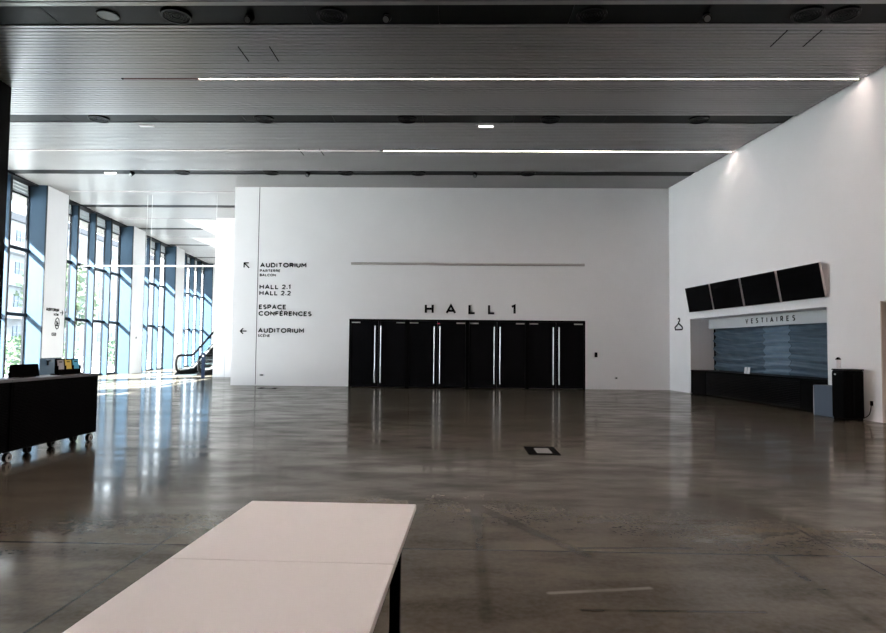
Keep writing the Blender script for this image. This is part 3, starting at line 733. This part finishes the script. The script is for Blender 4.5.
for x, y, z, mm, lab in ((.765, 18.05, HC, 'lamp_white', 'small lit emergency light on the ceiling behind the second channel'),
                         (-9.18, 18.1, HC, 'cyl_white', 'small unlit emergency light on the ceiling above the left side'),
                         (-13.1, 23.2, ZP, 'lamp_white', 'small lit emergency light in the third channel near the glazing')):
    t = thing('ceiling_emergency_light', lab, 'emergency light', (x, y, z))
    m = MB(); m.box(-.22, .22, -.055, .055, -.03, .012 if z == HC else 0, .006); m.build('casing', 'cyl_white', t); m = MB(); m.box(-.20, .20, -.04, .04, -.036, -.03); m.build('lens', mm, t)
for i, (x, y, lab) in enumerate(((-4.44, 13.57, 'thin outline of an access hatch in the slat ceiling above the desk side'), (6.9, 12.9, 'thin outline of an access hatch in the slat ceiling by the side wall'), (-4.9, 20.6, 'thin outline of an access hatch in the far slat ceiling'))):
    m = MB(); w = .34; h = .35
    m.box(x - w - .01, x - w + .01, y - h, y + h, HC - .006, HC + .015); m.box(x + w - .01, x + w + .01, y - h, y + h, HC - .006, HC + .015)
    t = m.build('ceiling_hatch', 'black_matte'); tag(t, lab, 'ceiling hatch')
hb = thing('hanging_bar', 'white horizontal bar hanging on thin cables over the passage', 'hanging bar', (0, 26.66, 0))
m = MB(); m.cyl((-16.2, 0, 4.94), (-9.3, 0, 4.97), .036, n=12); m.build('tube', 'tube', hb)
for x in (-13.38, -13.18, -10.37):
    m = MB(); m.cyl((x, 0, 4.95), (x, 0, HC), .006, n=6); m.build('cable', 'cable', hb)

# ================================================================== ESCALATOR
es = thing('escalator', 'escalator with black handrails rising beside the glazing', 'escalator', (-14.12, 33.0, 0), math.radians(-6))
Lf, RUN = 1.5, 8.5
def zr(y): return 0. if y < Lf else (y - Lf) * .577
prof = [(0, 0), (Lf + 1.2, 0), (Lf + RUN, zr(Lf + RUN) - .75), (Lf + RUN, zr(Lf + RUN) + .12), (Lf, .30), (.35, .22), (0, .05)]
for sx in (-.62, .62):
    m = MB(); m.prism(prof, 'x', sx - .14, sx + .14); m.build('side_panel', 'black', es)
    m = MB(); m.prism([(.25, .25), (Lf, .30), (Lf + RUN, zr(Lf + RUN) + .12), (Lf + RUN, zr(Lf + RUN) + .98), (Lf, 1.0), (.35, 1.0), (.02, .72), (.02, .48)], 'x', sx - .006, sx + .006)
    m.build('balustrade', 'glass', es)
    pts = [(sx, .35, .20)] + [(sx, .12 + -.42 * math.sin(a) * .75 + .05, .60 - .42 * math.cos(a)) for a in (.35, .8, 1.2, 1.57, 2., 2.4, 2.8)] + [(sx, .35, 1.03), (sx, Lf - .3, 1.03), (sx, Lf, 1.05), (sx, Lf + .4, 1.24)]
    pts += [(sx, Lf + RUN * k / 6, zr(Lf + RUN * k / 6) + 1.02) for k in range(1, 7)]
    m = MB(); m.tube(pts, .06, n=10); m.build('handrail', 'rubber', es, smooth=True)
    m = MB(); m.tube([(sx + .07, .2, .27), (sx + .07, Lf, .34), (sx + .07, Lf + RUN, zr(Lf + RUN) + .16)], .03, n=8); m.build('skirt_trim', 'aluminium', es)
m = MB(); m.box(-.48, .48, -.55, 1.2, 0, .02)
for k in range(22):
    y = 1.2 + k * .4; z = max(.0, zr(y + .2) - .1); m.box(-.48, .48, y, y + .4, z - .02 if z > .1 else 0, z + .02)
m.build('steps', 'castor_dark', es)
mb = MB(); mb.box(-16, -12.24, 33.0 + Lf + RUN, 56, zr(Lf + RUN) - .35, zr(Lf + RUN) + .02); struct('floor_upper', 'upper landing that the escalator leads to', 'floor', mb, 'white')
m = MB(); m.box(-.075, .075, -.06, .06, 0, 1.2, .015); po = m.build('post', 'navy', None, (-12.30, 30.45, 0)); tag(po, 'slim dark blue post standing in front of the escalator', 'post')
m = MB(); m.box(-.04, .04, -.066, -.06, 1.02, 1.10); m.build('sensor', 'cyl_white', po)

# ================================================================== RECEPTION DESKS
def desk(y0, y1, lab):
    t = thing('reception_desk', lab, 'desk', (-5.95, y0, 0), 0, 'black rolling reception desks'); W = .40; Ld = y1 - y0
    m = MB(); m.box(-W, -.02, .02, Ld - .02, .155, 1.06); m.build('body', 'black_matte', t)
    m = MB(); m.box(-.02, .0, 0, Ld, .155, 1.075)
    n = 44
    for k in range(n):
        z = .175 + k * (.88 / n); m.box(.0, .008, .04, Ld - .04, z, z + .012)
    m.build('front_panel', 'black', t)
    m = MB(); m.box(-W, 0, Ld - .02, Ld, .155, 1.075); m.build('end_panel', 'black', t)
    m = MB(); m.box(-W - .01, .012, -.0, Ld + .012, 1.075, 1.112, .004); m.build('desktop', 'desk_top', t)
    for x, y in ((-.08, .08), (-.08, Ld - (.06 if y0 > 7 else .45)), (-W + .08, .08), (-W + .08, Ld - .10), (-.31, Ld * .40), (-.31, Ld * .67)):
        c = MB(); c.cyl((x - .024, y, .062), (x + .024, y, .062), .062, n=20); c = c.build('caster_wheel', 'rubber', t)
        m = MB(); m.ring((0, 0), .057, .026, -.034, .034, n=20)
        for v in m.bm.verts: v.co = Vector((x + v.co.z, y + v.co.x, .062 + v.co.y))
        m.build('rim', 'castor_grey' if x > -.2 else 'castor_dark', c)
        m = MB(); m.box(x - .03, x + .03, y - .02, y + .02, .128, .138); m.box(x - .030, x - .025, y - .02, y + .02, .06, .13); m.cyl((x, y, .13), (x, y, .158), .02, n=10)
        m.build('fork', 'castor_grey', c)
    return t
desk(8.35, 10.385, 'black ribbed reception desk on casters, nearer the glazing')
desk(6.27, 8.335, 'black ribbed reception desk on casters, cut by the edge of the picture')
mo = thing('desk_monitor', 'black monitor seen from behind on the reception desk', 'monitor', (-6.20, 8.95, 1.1125), math.radians(-93))
m = MB(); pts = [(-.285, .004), (.285, .004), (.255, .17), (.24, .185), (-.24, .185), (-.255, .17)]
m.prism(pts, 'y', -.02, .02); m.build('screen_back', 'black_matte', mo)
m = MB(); m.box(-.12, .12, -.09, .09, 0, .012, .004); m.build('stand', 'black_matte', mo)
rk = thing('leaflet_rack', 'black three-pocket leaflet rack on the reception desk', 'leaflet rack', (-6.22, 9.98, 1.112), math.radians(-93))
rk.rotation_euler.z = math.radians(88)
m = MB(); m.box(-.285, .275, -.0, .012, .03, .245); m.build('back_plate', 'black_matte', rk)
m = MB(); m.box(-.31, .285, -.09, .06, 0, .018, .004); m.build('base', 'black_matte', rk)
for i in range(4):
    x = -.285 + i * .185; m = MB(); m.box(x - .006, x + .006, -.05, .0, .018, .14); m.build('divider', 'black_matte', rk)
m = MB(); m.box(-.285, .275, -.052, -.045, .018, .085); m.build('pocket_front', 'black_matte', rk)
for i, (mm, lab) in enumerate((('paper_grey', 'grey leaflet in the black rack'), ('paper_yellow', 'yellow leaflet in the middle of the black rack'), ('paper_blue', 'light blue leaflet in the black rack'))):
    m = MB(); x = -.278 + .0925 + i * .185; m.prism([(-.040, .02), (-.012, .228), (-.004, .228), (-.032, .02)], 'x', x - .075, x + .070)
    t = m.build('leaflet', mm, None, rk.location, rk.rotation_euler.z); tag(t, lab, 'leaflet', 'leaflets in the rack')
    m = MB(); m.prism([(-.0185, .19), (-.0165, .205), (-.0145, .205), (-.0165, .19)], 'x', x - .04, x + .03); m.build('printed_band', 'letter', t)

# ================================================================== TABLE
tb = thing('white_table', 'long white table with black legs in the foreground', 'table', (-.668, 3.478, 0), math.radians(-1.4))
W, Lt = .90, 1.90
for i in range(2):
    m = MB(); m.box(-W / 2, W / 2, -Lt / 2 * (i + 1) + .0012, -Lt / 2 * i - .0012, .722, .75, .003, 2); m.build('tabletop', 'table', tb)
    m = MB(); y1, y0 = -Lt / 2 * i - .0012, -Lt / 2 * (i + 1) + .0012
    m.box(-W / 2 - .0015, -W / 2, y0, y1, .722, .747); m.build('edge_band', 'table_edge', tb); m = MB(); m.box(W / 2, W / 2 + .0015, y0, y1, .722, .747); m.build('edge_band', 'table_edge', tb)
m = MB(); e = .095
for x in (-W / 2 + e, W / 2 - e): m.box(x - .02, x + .02, -Lt + e, -e, .672, .722)
for y in (-e, -Lt + e): m.box(-W / 2 + e, W / 2 - e, y - .02, y + .02, .672, .722)
m.build('frame', 'black_matte', tb)
for x in (-W / 2 + e, W / 2 - e):
    for y in (-e, -Lt + e):
        m = MB(); m.box(x - .027, x + .027, y - .027, y + .027, .012, .722, .004); lg = m.build('leg', 'black_matte', tb)
        m = MB(); m.cyl((x, y, 0), (x, y, .014), .026, n=12); m.build('foot', 'rubber', lg)

# ================================================================== FLOOR BOXES
fb = thing('floor_box', 'dark floor box with a pale lid set in the concrete floor', 'floor box', (1.325, 10.0, 0))
m = MB(); m.box(-.24, .24, -.38, .38, .0, .006); m.build('surround', 'black_matte', fb)
m = MB(); m.box(-.10, .13, -.26, .20, .006, .010, .001); m.build('lid', 'lid_metal', fb)
fb = thing('floor_box', 'small dark floor hatch near the base of the directions wall', 'floor box', (-7.05, 23.65, 0))
m = MB(); m.box(-.38, .30, -.28, .28, .0, .006); m.build('surround', 'black_matte', fb); m = MB(); m.box(-.2, .12, -.15, .15, .006, .010); m.build('lid', 'lid_metal', fb)

# ================================================================== LIGHT
w = bpy.data.worlds.new('sky'); SC.world = w; w.use_nodes = True; nt = w.node_tree
bg = nt.nodes['Background']; bg.inputs['Color'].default_value = (.88, .94, 1., 1); bg.inputs['Strength'].default_value = 2.1
sd = bpy.data.lights.new('sun', 'SUN'); sd.energy = 30.; sd.angle = math.radians(.6); sd.color = (1., .985, .96)
so = bpy.data.objects.new('sun', sd); COL.objects.link(so)
sdir = (N * 1. + F * .75 + Vector((0, 0, -.92))).normalized()
so.rotation_euler = sdir.to_track_quat('-Z', 'Y').to_euler(); so.location = (-60, 0, 50)

# ================================================================== CAMERA
f_px, yaw, pit, rol = 632.92, .0235, .0485, .0099
cy, sy, cp, sp = math.cos(yaw), math.sin(yaw), math.cos(pit), math.sin(pit)
fwd = Vector((-sy * cp, cy * cp, sp)); r0 = Vector((cy, sy, 0)); u0 = r0.cross(fwd)
r_ = math.cos(rol) * r0 + math.sin(rol) * u0; u_ = -math.sin(rol) * r0 + math.cos(rol) * u0
cam = bpy.data.cameras.new('camera'); co = bpy.data.objects.new('camera', cam); COL.objects.link(co)
mw = Matrix((( r_.x, u_.x, -fwd.x, 0), (r_.y, u_.y, -fwd.y, 0), (r_.z, u_.z, -fwd.z, 1.6), (0, 0, 0, 1)))
co.matrix_world = mw
cam.sensor_fit = 'HORIZONTAL'; cam.sensor_width = 36.; cam.lens = f_px * 36. / 886.; cam.clip_start = .05; cam.clip_end = 500
SC.camera = co
SC.view_settings.view_transform = 'Standard'; SC.view_settings.look = 'None'; SC.view_settings.gamma = 1.
SC.view_settings.use_curve_mapping = False; SC.view_settings.exposure = 2.66
SC.cycles.max_bounces = 10; SC.cycles.diffuse_bounces = 5; SC.cycles.transparent_max_bounces = 12
SC.cycles.sample_clamp_indirect = 8.; SC.cycles.use_denoising = True
